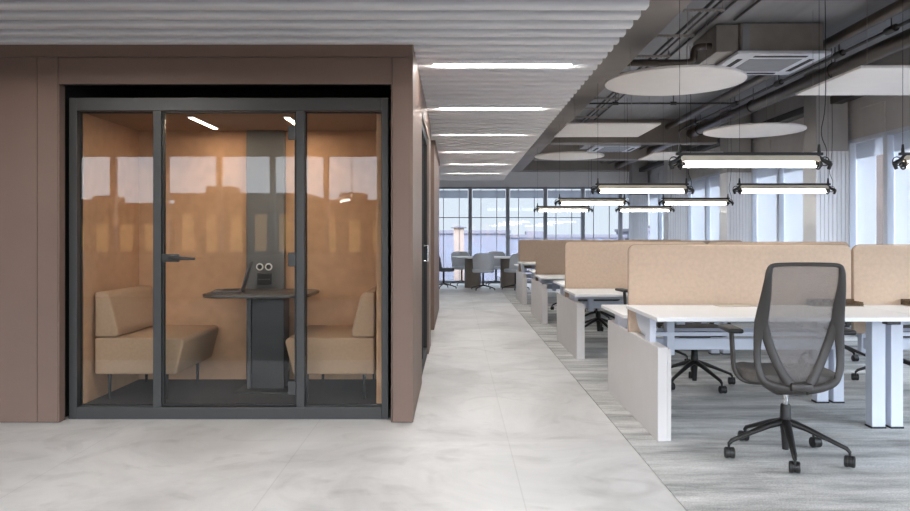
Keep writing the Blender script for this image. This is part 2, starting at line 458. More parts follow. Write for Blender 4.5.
# glazed wall behind the viewpoint
mb = MB()
mb.box(XL, XR, YN-.18, YN, 2.95, ZC+.1)
mb.box(XL, XR, YN-.18, YN, 0, 0.85)
struct('wall_near', mb, M['whitewall'])
for i in range(12):
    x0 = XL + i*1.07
    mb = MB(); mb.box(x0, x0+.10, YN-.14, YN-.02, .85, 2.95); mb.box(x0+.1, x0+1.07, YN-.1, YN-.06, .85, .91); mb.box(x0+.1, x0+1.07, YN-.1, YN-.06, 2.9, 2.95)
    w = struct('window_%d' % n_win, mb, M['winframe']); n_win += 1

# columns along the right windows: bare concrete above, white ribbed casing below
for yy in col_y:
    mb = MB().box(4.4, 4.79, yy, yy+.33, 0, ZC, .006)
    c = struct('column', mb, M['concrete'])
    mb = MB()
    for q in range(8):
        xa = 4.392 + q*.4055/8
        mb.box(xa+.003, xa+.4055/8-.003, yy-.014, yy, .01, 2.245, .003)
    mb.box(4.392, 4.398, yy-.014, yy+.33, .01, 2.245)
    part('casing', mb, M['white'], c)

# ------------------------------------------------------------------ taupe built-in enclosure (left)
Y0 = 4.773
mb = MB()
g = .0016
mb.box(XL, -2.70-g, Y0, Y0+.02, .004, 2.36-g, .001)
mb.box(XL, -2.70+g, Y0, Y0+.02, 2.36+g, 2.47)
mb.box(-2.70+g, -2.566-g, Y0, Y0+.02, .004, 2.36-g, .002)
mb.box(-2.70+g, -.276-.004, Y0, Y0+.02, 2.36+g, 2.47, .002)
mb.box(-2.566+g, -.41-g, Y0, Y0+.02, 2.187, 2.36-g, .002)
mb.box(-.41+g, -.276-.004, Y0, Y0+.02, .004, 2.36-g, .002)
# jamb returns of the opening
mb.box(-2.566+g, -2.557, Y0, Y0+.07, .004, 2.187)
mb.box(-.416, -.41-g, Y0, Y0+.07, .004, 2.187)
# right side: cladding along the walkway with a glazed opening
mb.box(-.30, -.276, Y0-.001, 6.04, .004, 2.47, .002)
mb.box(-.30, -.276, 7.56, 8.2, .004, 2.47, .002)
mb.box(-.30, -.276, 6.04, 7.56, 2.21, 2.47, .002)
mb.box(-2.8, -.276, 8.18, 8.2, .004, 2.47)
struct('wall_pod_side', mb, M['cladding'])
mb = MB()
mb.box(XL, -2.60, Y0+.02, Y0+.09, 0, 2.46)
mb.box(-2.60, -.40, Y0+.02, Y0+.06, 2.19, 2.46)
mb.box(-.40, -.30, Y0+.02, Y0+.09, 0, 2.46)
mb.box(-2.64, -2.60, Y0+.05, 6.0, 0, 2.46)
mb.box(-.40, -.30, Y0+.05, 6.0, 0, 2.46)
mb.box(-2.64, -.40, 6.0, 6.03, 0, 2.46)
mb.box(-2.64, -.40, Y0+.06, 6.0, 2.40, 2.46)
mb.box(-2.6, -.40, 7.6, 7.64, 0, 2.46)
mb.box(-2.6, -2.56, 6.03, 7.6, 0, 2.46)
mb.box(-2.6, -.31, 6.03, 7.6, 2.38, 2.42)
struct('wall_pod_lining', mb, M['gap'])
# black framed glazed door in the side of the enclosure
mb = MB()
mb.box(-.36, -.29, 6.045, 6.10, .0, 2.205, .004); mb.box(-.36, -.29, 7.50, 7.555, 0, 2.205, .004)
mb.box(-.36, -.29, 6.10, 7.50, 2.13, 2.205, .004); mb.box(-.36, -.29, 6.10, 7.50, 0, .08, .004)
mb.box(-.35, -.30, 6.78, 6.83, .08, 2.13, .004)
d = struct('door_1', mb, M['darkseal'])
part('pane', MB().box(-.335, -.325, 6.10, 7.50, .08, 2.13), M['boothpane'], d)
part('handle', MB().tube([(-.29, 6.74, .98), (-.255, 6.74, .98), (-.255, 6.74, 1.12), (-.29, 6.74, 1.12)], .008), M['chrome'], d)
# second taupe enclosure further down
mb = MB()
mb.box(-2.6, -.276, 9.5, 12.3, .004, 2.43, .006)
mb.box(-2.6, -.262, 9.495, 12.305, 2.38, 2.45, .004)
struct('wall_far_pod', mb, M['cladding'])

# ------------------------------------------------------------------ glazed meeting booth
booth = thing('meeting_booth', 'glazed anthracite framed booth with copper brown lining set in the taupe wall', 'booth', (-1.495, 5.3, 0))
FX0, FX1, FY = -2.546, -.444, 4.87
mb = MB()
mb.box(FX0, FX0+.052, FY, FY+.08, 0, 2.117, .003)
mb.box(FX1-.044, FX1, FY, FY+.08, 0, 2.117, .003)
mb.box(FX0+.052, FX1-.044, FY, FY+.08, 2.03, 2.117, .003)
mb.box(FX0+.052, FX1-.044, FY, FY+.08, 0, .08, .003)
mx1 = (-1.993, -1.938); mx2 = (-1.050, -.996)
for a, b in (mx1, mx2): mb.box(a, b, FY, FY+.08, .08, 2.03, .003)
part('frame', mb, M['darkframe'], booth)
for a, b in ((FX0+.052, mx1[0]), (mx2[1], FX1-.044)):
    mb = MB()
    mb.box(a, b, FY+.05, FY+.07, .08, .088); mb.box(a, b, FY+.05, FY+.07, 2.022, 2.03)
    mb.box(a, a+.005, FY+.05, FY+.07, .08, 2.03); mb.box(b-.005, b, FY+.05, FY+.07, .08, 2.03)
    part('seal', mb, M['darkseal'], booth)
for a, b in ((FX0+.052, mx1[0]), (mx2[1], FX1-.044)):
    part('fixed_pane', MB().box(a, b, FY+.035, FY+.047, .08, 2.03), M['boothpane'], booth)
# door
dl, dr = mx1[1]+.004, mx2[0]-.004
mb = MB()
e = .009
mb.box(dl, dl+e, FY+.012, FY+.036, .088, 2.026); mb.box(dr-e, dr, FY+.012, FY+.036, .088, 2.026)
mb.box(dl, dr, FY+.012, FY+.036, .088, .088+e); mb.box(dl, dr, FY+.012, FY+.036, 2.026-e, 2.026)
door = part('door', mb, M['darkseal'], booth)
part('door_pane', MB().box(dl+e, dr-e, FY+.02, FY+.03, .088+e, 2.026-e), M['boothpane'], door)
mb = MB()
mb.box(dl+.002, dl+.115, FY-.014, FY+.012, 1.035, 1.088, .006)
mb.tube([(dl+.06, FY-.018, 1.066), (dl+.12, FY-.045, 1.062), (dl+.20, FY-.048, 1.058), (dl+.235, FY-.046, 1.057)], [(.013, .016), (.011, .013), (.009, .009), (.008, .008)], 12)
part('handle', mb, M['darkframe'], door, smooth=True)
for z in (.205, 1.05, 1.885):
    part('hinge', MB().box(dr-.05, dr+.002, FY-.004, FY+.04, z-.045, z+.045, .004), M['darkframe'], door)
# lining
IX0, IX1, IY1, IZ0, IZ1 = -2.49, -.53, 5.82, .08, 2.03
part('back_wall', MB().box(IX0-.04, IX1+.04, IY1, IY1+.04, IZ0, IZ1+.04), M['felt'], booth)
part('side_wall', MB().box(IX0-.04, IX0, FY+.08, IY1, IZ0, IZ1+.04), M['felt'], booth)
part('side_wall', MB().box(IX1, IX1+.04, FY+.08, IY1, IZ0, IZ1+.04), M['felt'], booth)
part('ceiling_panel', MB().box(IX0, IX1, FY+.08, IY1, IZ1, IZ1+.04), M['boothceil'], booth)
part('floor_panel', MB().box(IX0, IX1, FY+.08, IY1, 0.01, IZ0), M['boothfloor'], booth)
for x in (-1.825, -1.165):
    o = part('light_strip', MB().box(x-.017, x+.017, 5.10, 5.63, IZ1-.008, IZ1+.001), M['boothled'], booth)
    part('light_housing', MB().box(x-.023, x+.023, 5.094, 5.10, IZ1-.009, IZ1+.001).box(x-.023, x+.023, 5.63, 5.636, IZ1-.009, IZ1+.001).box(x-.023, x-.017, 5.1, 5.63, IZ1-.009, IZ1).box(x+.017, x+.023, 5.1, 5.63, IZ1-.009, IZ1), M['white'], o)
med = part('media_panel', MB().box(-1.63, -1.335, 5.76, IY1, IZ0, IZ1, .004), M['media'], booth)
for x in (-1.524, -1.455):
    s = part('socket_ring', MB().ring((x, 5.757, .967), .023, .0065, 'y', 28, 8), M['ring'], med, smooth=True)
for x in (-1.524, -1.455):
    part('socket_insert', MB().tube([(x, 5.762, .967), (x, 5.752, .967)], .018, 20), M['black'], med)
mb = MB().box(-1.54, -1.43, 5.735, 5.76, .828, .918, .006)
part('control_panel', mb, M['black'], med)
mb = MB()
for i in range(4): mb.box(-1.527+i*.024, -1.513+i*.024, 5.732, 5.736, .868, .874)
part('control_buttons', mb, M['wheel'], med)

# sofas
def sofa(sign, cx, label):
    # profile is measured from the wall side (u = 0) towards the table (u = .585)
    xw = -2.465 if sign > 0 else -.556
    X = lambda u: xw + sign*u
    r = thing('booth_sofa', label, 'sofa', (X(.29), 5.42, .08), 'upholstered sofas in the booth')
    P = [(0, .26), (.555, .26), (.612, .485), (.592, .511), (0, .511)]
    part('seat', MB().prism([(X(u), z) for u, z in P], 'y', 5.05, 5.80, .014, 3), M['sofa'], r, smooth=True)
    B = [(0, .516), (.15, .516), (.158, .56), (.095, .795), (.068, .822), (0, .822)]
    part('backrest', MB().prism([(X(u), z) for u, z in B], 'y', 5.052, 5.80, .014, 3), M['sofa'], r, smooth=True)
    for u in (.075, .47):
        for yy in (5.11, 5.72):
            part('leg', MB().tube([(X(u), yy, .08), (X(u), yy, .27)], [.010, .013], 12), M['black'], r, smooth=True)
    return r
sofa(1, 0, 'tan upholstered sofa on the left side of the glazed booth')
sofa(-1, 0, 'tan upholstered sofa on the right side of the glazed booth')

l_rot = math.radians(11)
# table
t = thing('booth_table', 'dark round-cornered table between the two booth sofas', 'table', (-1.41, 5.44, .08))
def rrect(x0, x1, y0, y1, r, n=8):
    out = []
    for cx, cy, a0 in ((x1-r, y1-r, 0), (x0+r, y1-r, PI/2), (x0+r, y0+r, PI), (x1-r, y0+r, 1.5*PI)):
        for i in range(n+1):
            a = a0 + PI/2*i/n; out.append((cx+r*math.cos(a), cy+r*math.sin(a)))
    return out
part('tabletop', MB().prism(rrect(-1.79, -1.03, 5.10, 5.73, .16), 'z', .775, .80, .006), M['tabletop'], t, smooth=True)
part('pedestal', MB().box(-1.487, -1.25, 5.39, 5.56, .095, .775, .004), M['black'], t)
part('post', MB().box(-1.520, -1.488, 5.38, 5.57, .095, .775, .004), M['darkframe'], t)
part('foot_plate', MB().box(-1.58, -1.2, 5.28, 5.66, .08, .095, .004), M['black'], t)
# laptop
l = thing('laptop', 'open dark laptop on the booth table facing the left sofa', 'laptop', (-1.665, 5.41, .8002))
part('base', MB().box(-1.765, -1.56, 5.26, 5.56, .8005, .813, .004), M['silver'], l)
part('keyboard', MB().box(-1.70, -1.59, 5.28, 5.54, .813, .8145), M['black'], l)
lid = part('lid', MB().box(-1.563, -1.555, 5.26, 5.56, .812, 1.022, .003).rot(.27, 'Y', (-1.559, 5.41, .812)), M['silver'], l)
part('display', MB().box(-1.5645, -1.563, 5.27, 5.55, .822, 1.014).rot(.27, 'Y', (-1.559, 5.41, .812)), M['display'], lid)

l.rotation_euler = (0, 0, l_rot)

# ------------------------------------------------------------------ workstations
UX = [1.175, 2.70]           # left ends of the two units in each row
ROWS = [5.04, 7.94, 10.86, 13.78]
def workstation(end, zn=.74, zf=.665):
    r = thing('workstation', 'x', 'desk', (0, 0, 0))
    left = -.025 if end else .0
    def top(y0, y1, z):
        part('worktop', MB().box(left, 1.515, y0, y1, z-.024, z, .003), M['deskwhite'], r)
    top(-.815, -.035, zn); top(.035, .815, zf)
    if end:
        mb = MB().box(.005, .062, -.72, .70, 0.006, .555, .003)
        mb.box(.063, .085, -.715, .695, .006, .545, .003)
        part('end_panel', mb, M['deskpanel'], r)
        for s, z in ((-1, zn-.024), (1, zf-.024)):
            part('lift_column', MB().box(.016, .056, min(s*.50, s*.38), max(s*.50, s*.38), .5, z, .003), M['deskframe'], r)
            # curved gusset from the column towards the divider
            pts = [(s*.38, z), (s*.38, z-.14)]
            for i in range(9):
                a = PI/2*i/8
                pts.append((s*(.38-.0-.26*(math.sin(a))), z-.012-.128*math.cos(a)))
            pts.append((s*.06, z-.012)); pts.append((s*.06, z))
            part('gusset', MB().prism(pts, 'x', .022, .034), M['deskframe'], r)
    else:
        for yy in (-.393, .31):
            lg = part('leg', MB().box(.012, .088, yy-.038, yy+.038, .016, (zn if yy < 0 else zf)-.024, .004), M['deskframe'], r)
            part('foot_pad', MB().box(.008, .092, yy-.042, yy+.042, .006, .018, .003), M['black'], lg)
    for yy in (-.393, .31):
        lg = part('leg', MB().box(1.418, 1.503, yy-.038, yy+.038, .016, (zn if yy < 0 else zf)-.024, .004), M['deskframe'], r)
        part('foot_pad', MB().box(1.414, 1.507, yy-.042, yy+.042, .006, .018, .003), M['black'], lg)
    part('crossbeam', MB().box(.085, 1.42, -.02, .02, .435, .51, .003), M['deskframe'], r)
    mb = MB()
    for yy, z in ((-.44, zn-.024), (-.12, zn-.024), (.12, zf-.024), (.36, zf-.024)):
        mb.box(.06, 1.42, yy-.02, yy+.02, z-.035, z-.0005, .002)
    part('top_rails', mb, M['deskframe'], r)
    mb = MB().box(.1, 1.40, -.11, .11, .540, .545)
    for yy in (-.11, .105): mb.box(.1, 1.40, yy, yy+.005, .545, .565)
    ctr = part('cable_tray', mb, M['deskframe'], r)
    part('cables', MB().tube([(.12, -.07, .552), (.5, -.06, .556), (.9, -.08, .552), (1.38, -.06, .556)], .008, 8), M['black'], ctr, smooth=True)
    part('bracket', MB().box(.235, .287, -.10, -.022, .41, zn-.06, .003), M['deskframe'], r)
    part('control_switch', MB().box(1.29, 1.37, -.812, -.76, zn-.042, zn-.024, .003), M['black'], r)
    part('cable_flap', MB().box(.56, .83, -.17, -.05, zn+.0002, zn+.004, .001), M['beige'], r)
    return r
def divider(felt='screen'):
    r = thing('desk_divider', 'x', 'divider', (0, 0, 0))
    x0, x1, z0, z1, q = 0, 1.511, .635, 1.145, .045
    pts = [(x0, .56), (x0+.018, .545), (x0+.075, .545), (x0+.09, .56), (x0+.09, z0), (x1-.02, z0), (x1, z0+.02)]
    for i in range(7):
        a = PI/2*i/6; pts.append((x1-q+q*math.cos(a), z1-q+q*math.sin(a)))
    for i in range(7):
        a = PI/2 + PI/2*i/6; pts.append((x0+q+q*math.cos(a), z1-q+q*math.sin(a)))
    part('panel', MB().prism(pts, 'y', -.019, .019, .006, 2), M[felt], r, smooth=True)
    # edge piping round the outline
    loop = [(p[0], 0, p[1]) for p in pts] + [(pts[0][0], 0, pts[0][1])]
    part('piping', MB().tube(loop, .004, 6, up=(0, 1, 0)), M['screenback'], r, smooth=True)
    for x in (.35, 1.15): part('bracket', MB().box(x-.03, x+.03, -.028, .028, .605, .635, .003), M['deskframe'], r)
    return r
row_words = ['the front row', 'the second row', 'the third row', 'the back row']
protos = {(0, 0): workstation(True), (1, 0): workstation(False), (0, 1): workstation(True, .648, .685), (1, 1): workstation(False, .648, .685)}
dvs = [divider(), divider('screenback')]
used = set()
for ri, yy in enumerate(ROWS):
    for ci, xx in enumerate(UX):
        key = (ci, 1 if ri in (1, 2) else 0); src = protos[key]
        if ci == 0:
            lab = 'white back-to-back desk with grey end panel by the walkway in ' + row_words[ri]
        else:
            lab = 'white back-to-back desk on straight legs nearer the windows in ' + row_words[ri]
        if key not in used:
            o = src; used.add(key); o.location = (xx, yy, 0); o['label'] = lab
        else:
            o = dup(src, (xx, yy, 0), 0, lab)
        o['group'] = 'back-to-back desks in rows'
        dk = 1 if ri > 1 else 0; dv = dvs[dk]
        lab = ('tan', 'darker tan')[dk] + ' felt divider on ' + ('walkway-side' if ci == 0 else 'window-side') + ' desk of ' + row_words[ri]
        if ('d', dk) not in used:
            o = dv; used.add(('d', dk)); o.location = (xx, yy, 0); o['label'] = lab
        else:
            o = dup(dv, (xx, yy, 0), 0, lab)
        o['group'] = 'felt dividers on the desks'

# smoked desk organisers in the front row
def organiser(x0, x1, y, label):
    r = thing('desk_organiser', label, 'organiser', ((x0+x1)/2, y, .7402), 'smoked trays on the front desks')
    z = .7405
    part('tray_base', MB().box(x0, x1, y-.06, y+.06, z, z+.004), M['beige'], r)
    mb = MB()
    mb.box(x0, x1, y+.056, y+.06, z+.004, z+.042); mb.box(x0, x1, y-.06, y-.056, z+.004, z+.020)
    mb.box(x0, x0+.004, y-.056, y+.056, z+.004, z+.03); mb.box(x1-.004, x1, y-.056, y+.056, z+.004, z+.03)
    part('tray_wall', mb, M['smoked'], r)
organiser(2.36, 2.685, 4.93, 'smoked acrylic tray at the right end of the front desk behind the mesh chair')
organiser(3.00, 3.33, 4.93, 'smoked acrylic tray on the window-side front desk')

# ------------------------------------------------------------------ office chairs (face +y, origin on the floor)
def yb(z):
    """depth of the backrest line at height z"""
    t = (z-.42)/.65
    return -.225 - .075*t + .05*math.sin(PI*min(1, t*1.25))*(1 if t < .8 else 1) - (.03*max(0, t-.6))
def smoothpath(pts, n=6):
    out = []
    P = [Vector(p) for p in pts]
    for i in range(len(P)-1):
        p0 = P[max(i-1, 0)]; p1 = P[i]; p2 = P[i+1]; p3 = P[min(i+2, len(P)-1)]
        for k in range(n):
            t = k/n
            out.append(0.5*((2*p1)+(-p0+p2)*t+(2*p0-5*p1+4*p2-p3)*t*t+(-p0+3*p1-3*p2+p3)*t**3))
    out.append(P[-1]); return out
def lerp_list(vals, n=6):
    out = []
    for i in range(len(vals)-1):
        for k in range(n):
            t = k/n
            out.append(tuple(a+(b-a)*t for a, b in zip(vals[i], vals[i+1])))
    out.append(tuple(vals[-1])); return out

def office_chair(base_rot):
    r = thing('office_chair', 'x', 'chair', (0, 0, 0))
    # backrest frame: outer hoop
    hoop = [(-.03, .412), (-.11, .424), (-.178, .456), (-.202, .53), (-.203, .62), (-.198, .70), (-.189, .76), (-.184, .82), (-.181, .90), (-.178, .98), (-.174, 1.025), (-.158, 1.050), (-.09, 1.056), (0, 1.057)]
    wid = [(.024, .014), (.022, .014), (.019, .013), (.018, .012), (.019, .012), (.025, .013), (.034, .013), (.032, .012), (.026, .011), (.019, .010), (.016, .010), (.011, .009), (.010, .009), (.010, .009)]
    def py(x, z): return yb(z) + .10*(max(0, abs(x)-.06))**1.0*.6
    mb = MB()
    full = hoop + [(-x, z) for x, z in hoop[-2::-1]]
    fw = wid + wid[-2::-1]
    path = smoothpath([(x, py(x, z), z) for x, z in full], 5)
    mb.tube(path, lerp_list(fw, 5), 12, up=(0, 1, 0))
    # inner V struts
    for s in (-1, 1):
        v = [(-.182, .80), (-.168, .72), (-.145, .64), (-.115, .56), (-.082, .49), (-.045, .430)]
        vw = [(.020, .010), (.025, .013), (.024, .013), (.023, .013), (.024, .014), (.028, .015)]
        path = smoothpath([(s*x, py(x, z)+.004, z) for x, z in v], 5)
        mb.tube(path, lerp_list(vw, 5), 12, up=(0, 1, 0))
    mb.box(-.055, .055, -.26, -.20, .405, .447, .012)
    part('back_frame', mb, M['chairplastic'], r, smooth=True)
    # mesh panel between the sides
    ZL = [(.455, .055), (.49, .080), (.56, .113), (.64, .143), (.72, .166), (.80, .178), (.98, .176), (1.05, .165)]
    def halfw(z):
        for (a, wa), (b, wb) in zip(ZL[:-1], ZL[1:]):
            if a <= z <= b: return wa + (wb-wa)*(z-a)/(b-a)
        return ZL[-1][1]
    def fm(u, v):
        z = .455 + .593*v; x = (2*u-1)*halfw(z)
        return Vector((x, py(x, z)+.008, z))
    part('back_mesh', MB().grid(fm, 12, 20, .003), M['mesh'], r, smooth=True)
    # seat
    def seat_outline(f):
        pts = []
        for i in range(28):
            a = 2*PI*i/28
            c, s_ = math.cos(a), math.sin(a)
            pts.append((math.copysign(abs(c)**.55, c)*.245*f, .03 + math.copysign(abs(s_)**.55, s_)*.235*f))
        return pts
    t_ = bmesh.new()
    layers = [(.90, .425), (.99, .437), (1.0, .458), (.97, .476), (.86, .484), (.5, .480)]
    rings = []
    for f, z in layers:
        rings.append([t_.verts.new((x, y, z - (.025 if y > .2 else 0)*max(0, (y-.2)/.065) if z > .45 else z)) for x, y in seat_outline(f)])
    for i in range(len(rings)-1):
        for k_ in range(28):
            t_.faces.new((rings[i][k_], rings[i][(k_+1) % 28], rings[i+1][(k_+1) % 28], rings[i+1][k_]))
    t_.faces.new(rings[0][::-1]); t_.faces.new(rings[-1])
    bmesh.ops.recalc_face_normals(t_, faces=list(t_.faces))
    mb = MB(); mb._merge(t_)
    part('seat', mb, M['seatfabric'], r, smooth=True)
    mb = MB().box(-.10, .10, -.12, .12, .36, .427, .02)
    mb.tube([(0, -.08, .39), (0, -.17, .40), (0, -.235, .425)], [(.05, .016), (.05, .016), (.05, .016)], 12, up=(0, 0, 1))
    mb.tube([(.10, .05, .40), (.22, .05, .402)], .007, 8)
    part('mechanism', mb, M['chairplastic'], r, smooth=True)
    # armrests
    for s in (-1, 1):
        mb = MB()
        path = smoothpath([(s*.12, -.06, .415), (s*.22, -.05, .42), (s*.272, -.03, .47), (s*.282, -.02, .58), (s*.285, -.01, .68)], 5)
        mb.tube(path, [(.013, .020)]*len(path), 10, up=(0, 1, 0))
        a = part('armrest', mb, M['chairplastic'], r, smooth=True)
        part('arm_pad', MB().box(s*.285-.04, s*.285+.04, -.11, .14, .68, .705, .011, 3), M['black'], a, smooth=True)
    # gas lift
    part('gas_lift', MB().cyl(0, 0, .20, .37, .014, 20), M['chrome'], r, smooth=True)
    part('lift_cover', MB().tube([(0, 0, .045), (0, 0, .12), (0, 0, .20), (0, 0, .285), (0, 0, .29)], [.017, .022, .030, .025, .022], 20), M['black'], r, smooth=True)
    for i in range(5):
        a = math.radians(base_rot + 72*i)
        c, s_ = math.cos(a), math.sin(a)
        path = [(c*.018, s_*.018, .195), (c*.10, s_*.10, .172), (c*.22, s_*.22, .125), (c*.295, s_*.295, .095), (c*.312, s_*.312, .075)]
        part('base_leg', MB().tube(path, [(.026, .020), (.022, .016), (.017, .012), (.014, .011), (.010, .009)], 12, up=(0, 0, 1)), M['blackmetal'], r, smooth=True)
        ca = a + 1.1 + i*1.7          # caster heading
        cx, cy = c*.31, s_*.31
        dx, dy = math.cos(ca), math.sin(ca)
        wx, wy = cx - dx*.018, cy - dy*.018
        mb = MB()
        mb.tube([(cx, cy, .05), (cx, cy, .085)], .007, 10)
        mb.tube([(wx-dy*.007, wy+dx*.007, .036), (wx+dy*.007, wy-dx*.007, .036)], .028, 16)
        k_ = part('caster', mb, M['black'], r, smooth=True)
        for sg in (-1, 1):
            ax, ay = -dy*sg, dx*sg
            w = part('wheel', MB().tube([(wx+ax*.008, wy+ay*.008, .0355), (wx+ax*.022, wy+ay*.022, .0355), (wx+ax*.026, wy+ay*.026, .0355)], [.0295, .0295, .024], 20), M['black'], k_, smooth=True)
        # pale hub caps are painted discs on the wheel sides
            
    return r
chair = office_chair(38-(-6))
chair.location = (1.785, 4.006, 0.006); chair.rotation_euler = (0, 0, math.radians(-6))
chair['label'] = 'charcoal mesh-backed swivel chair pulled out in front of the nearest desk'
chair['group'] = 'mesh-backed swivel chairs'
for (x, y, a, lab) in [
    (1.91, 5.92, 176, 'dark swivel chair facing forward behind the front walkway-side desk'),
    (3.60, 6.02, 190, 'dark swivel chair behind the front window-side desk at the right edge'),
    (1.86, 6.98, 8, 'dark swivel chair at the near side of the second walkway-side desk'),
    (3.55, 6.92, -12, 'dark swivel chair at the near side of the second window-side desk'),
    (1.74, 9.02, 172, 'dark swivel chair behind the second walkway-side desk'),
    (1.90, 9.92, 5, 'dark swivel chair at the near side of the third walkway-side desk'),
    (1.85, 11.90, 184, 'dark swivel chair behind the third walkway-side desk'),
]:
    dup(chair, (x, y, .006), math.radians(a), lab)

# ------------------------------------------------------------------ meeting corner at the far end
def meeting_chair(m):
    r = thing('meeting_chair', 'x', 'chair', (0, 0, 0))
    # tub shell: seat curves up into a rounded back (opens towards +y)
    def back(u, v):
        a = math.radians(205 + 130*u)
        R = .25 + .02*v
        z = .47 + (.36 - .10*abs(2*u-1)**5)*v
        return Vector((R*math.cos(a)*1.0, R*math.sin(a)*.95 - .05*v, z))
    part('backrest', MB().grid(back, 16, 8, .03), m, r, smooth=True)
    pts = []
    for i in range(24):
        a = 2*PI*i/24; c, s_ = math.cos(a), math.sin(a)
        pts.append((math.copysign(abs(c)**.7, c)*.245, math.copysign(abs(s_)**.7, s_)*.235))
    part('seat', MB().prism(pts, 'z', .40, .475, .02, 3), m, r, smooth=True)
    part('column', MB().cyl(0, 0, .09, .41, .022, 16), M['blackmetal'], r, smooth=True)
    for i in range(4):
        a = PI/4 + PI/2*i + .2
        c, s_ = math.cos(a), math.sin(a)
        part('leg', MB().tube([(c*.01, s_*.01, .11), (c*.2, s_*.2, .075), (c*.30, s_*.30, .045), (c*.305, s_*.305, .006)], [.018, .014, .012, .014], 10), M['blackmetal'], r, smooth=True)
    return r
mt = thing('meeting_table', 'long pale table on taupe drums by the far windows', 'table', (.75, 17.55, 0))
part('tabletop', MB().prism(rrect(-.10, 1.75, 17.05, 18.05, .45, 10), 'z', .70, .73, .008), M['deskwhite'], mt, smooth=True)
for x in (.40, 1.25): part('pedestal', MB().cyl(x, 17.55, 0, .70, .19, 32), M['pedestal'], mt, smooth=True)
mcA = meeting_chair(M['shell']); mcA.location = (.62, 16.72, 0); mcA['label'] = 'blue grey tub chair with its back turned at the middle of the far table'; mcA['group'] = 'tub chairs round the far table'
dup(mcA, (1.36, 16.80, 0), .45, 'blue grey tub chair with its back turned beside the rearmost desk')
mcB = meeting_chair(M['shelldark']); mcB.location = (-.28, 17.2, 0); mcB.rotation_euler = (0, 0, -1.3); mcB['label'] = 'charcoal tub chair at the left end of the far table'; mcB['group'] = 'tub chairs round the far table'
mcC = meeting_chair(M['shelllight']); mcC.location = (.15, 18.35, 0); mcC.rotation_euler = (0, 0, PI+.2); mcC['label'] = 'pale tub chair behind the far table on the left'; mcC['group'] = 'tub chairs round the far table'
dup(mcC, (1.0, 18.38, 0), PI-.1, 'pale tub chair behind the far table on the right')

# ------------------------------------------------------------------ lights: strips in the ribbed ceiling
strip0 = thing('ceiling_light', 'x', 'light', (0, 0, 0))
part('diffuser', MB().box(-.54, .46, -.009, .009, 0, .004), M['strip'], strip0)
part('housing', MB().box(-.55, .47, -.020, .020, .004, .040), M['white'], strip0)
ords = ['nearest visible', 'second nearest', 'third', 'fourth', 'fifth', 'farthest']
for i in range(6):
    yy = 5.384 + 1.82*i      # each strip is recessed in a groove between two ribs
    lab = 'slim lit ceiling strip over the walkway, %s of six' % ords[i]
    if i == 0: strip0.location = (.38, yy, 2.451); strip0['label'] = lab; strip0['group'] = 'lit strips in the ribbed ceiling'
    else: dup(strip0, (.38, yy, 2.451), 0, lab)
for i in range(1, 4):     # unseen strips: run carried on overhead, left column added to light the front
    for xx in ((.38, -2.3)):
        o = dup(strip0, (xx, 5.384 - 1.82*i, 2.451), 0, 'slim unseen lit strip overhead, extending the run to light the front')

# ------------------------------------------------------------------ pendant lamps
def pendant():
    r = thing('pendant_lamp', 'x', 'lamp', (0, 0, 1.66))
    part('top_bar', MB().box(-.50, .50, -.012, .012, 1.755, 1.775, .003), M['blackmetal'], r)
    part('reflector', MB().prism([(-.035, 1.715), (-.012, 1.754), (.012, 1.754), (.035, 1.715), (.030, 1.713), (.008, 1.748), (-.008, 1.748), (-.030, 1.713)], 'x', -.47, .47), M['opal'], r)
    part('tube', MB().tube([(-.455, 0, 1.692), (-.45, 0, 1.692), (.45, 0, 1.692), (.455, 0, 1.692)], [.015, .019, .019, .015], 20), M['tube'], r, smooth=True)
    for s in (-1, 1):
        mb = MB()
        mb.tube([(s*.475, 0, 1.76), (s*.475, 0, 1.83)], [.014, .007], 10)
        mb.ring((s*.47, 0, 1.694), .032, .007, 'x', 18, 6)
        mb.tube([(s*.44, 0, 1.694), (s*.49, 0, 1.694)], .020, 14)
        mb.tube([(s*.455, 0, 1.76), (s*.50, -.01, 1.72), (s*.545, -.02, 1.695)], [.013, .013, .018], 10)
        mb.ring((s*.515, 0, 1.715), .03, .004, 'y', 16, 6)
        mb.tube([(s*.545, -.02, 1.70), (s*.53, -.02, 1.66)], [.014, .012], 10)
        k_ = part('clamp', mb, M['black'], r, smooth=True)
        part('cable', MB().tube([(s*.475, 0, 1.82), (s*.475, 0, ZC)], .0016, 6), M['black'], k_)
    pth = smoothpath([(.52, 0, 1.72), (.53, .01, 1.80), (.50, .02, 1.92), (.53, .02, 2.2), (.52, .02, ZC)], 6)
    part('power_cable', MB().tube(pth, .003, 6), M['black'], r, smooth=True)
    return r
p0 = pendant()
firstp = True
for ri, yy in enumerate(ROWS):
    for ci, xx in enumerate((2.0, 3.52)):
        lab = 'linear tube pendant over the %s desk of %s' % (('walkway-side', 'window-side')[ci], row_words[ri])
        if firstp: p0.location = (xx, yy, 1.66); p0['label'] = lab; p0['group'] = 'tube pendants over the desks'; firstp = False
        else: dup(p0, (xx, yy, 1.66), 0, lab)
dup(p0, (-1.75, -2.0, 1.75), math.radians(70), 'linear tube pendant reflected in the right pane of the booth')

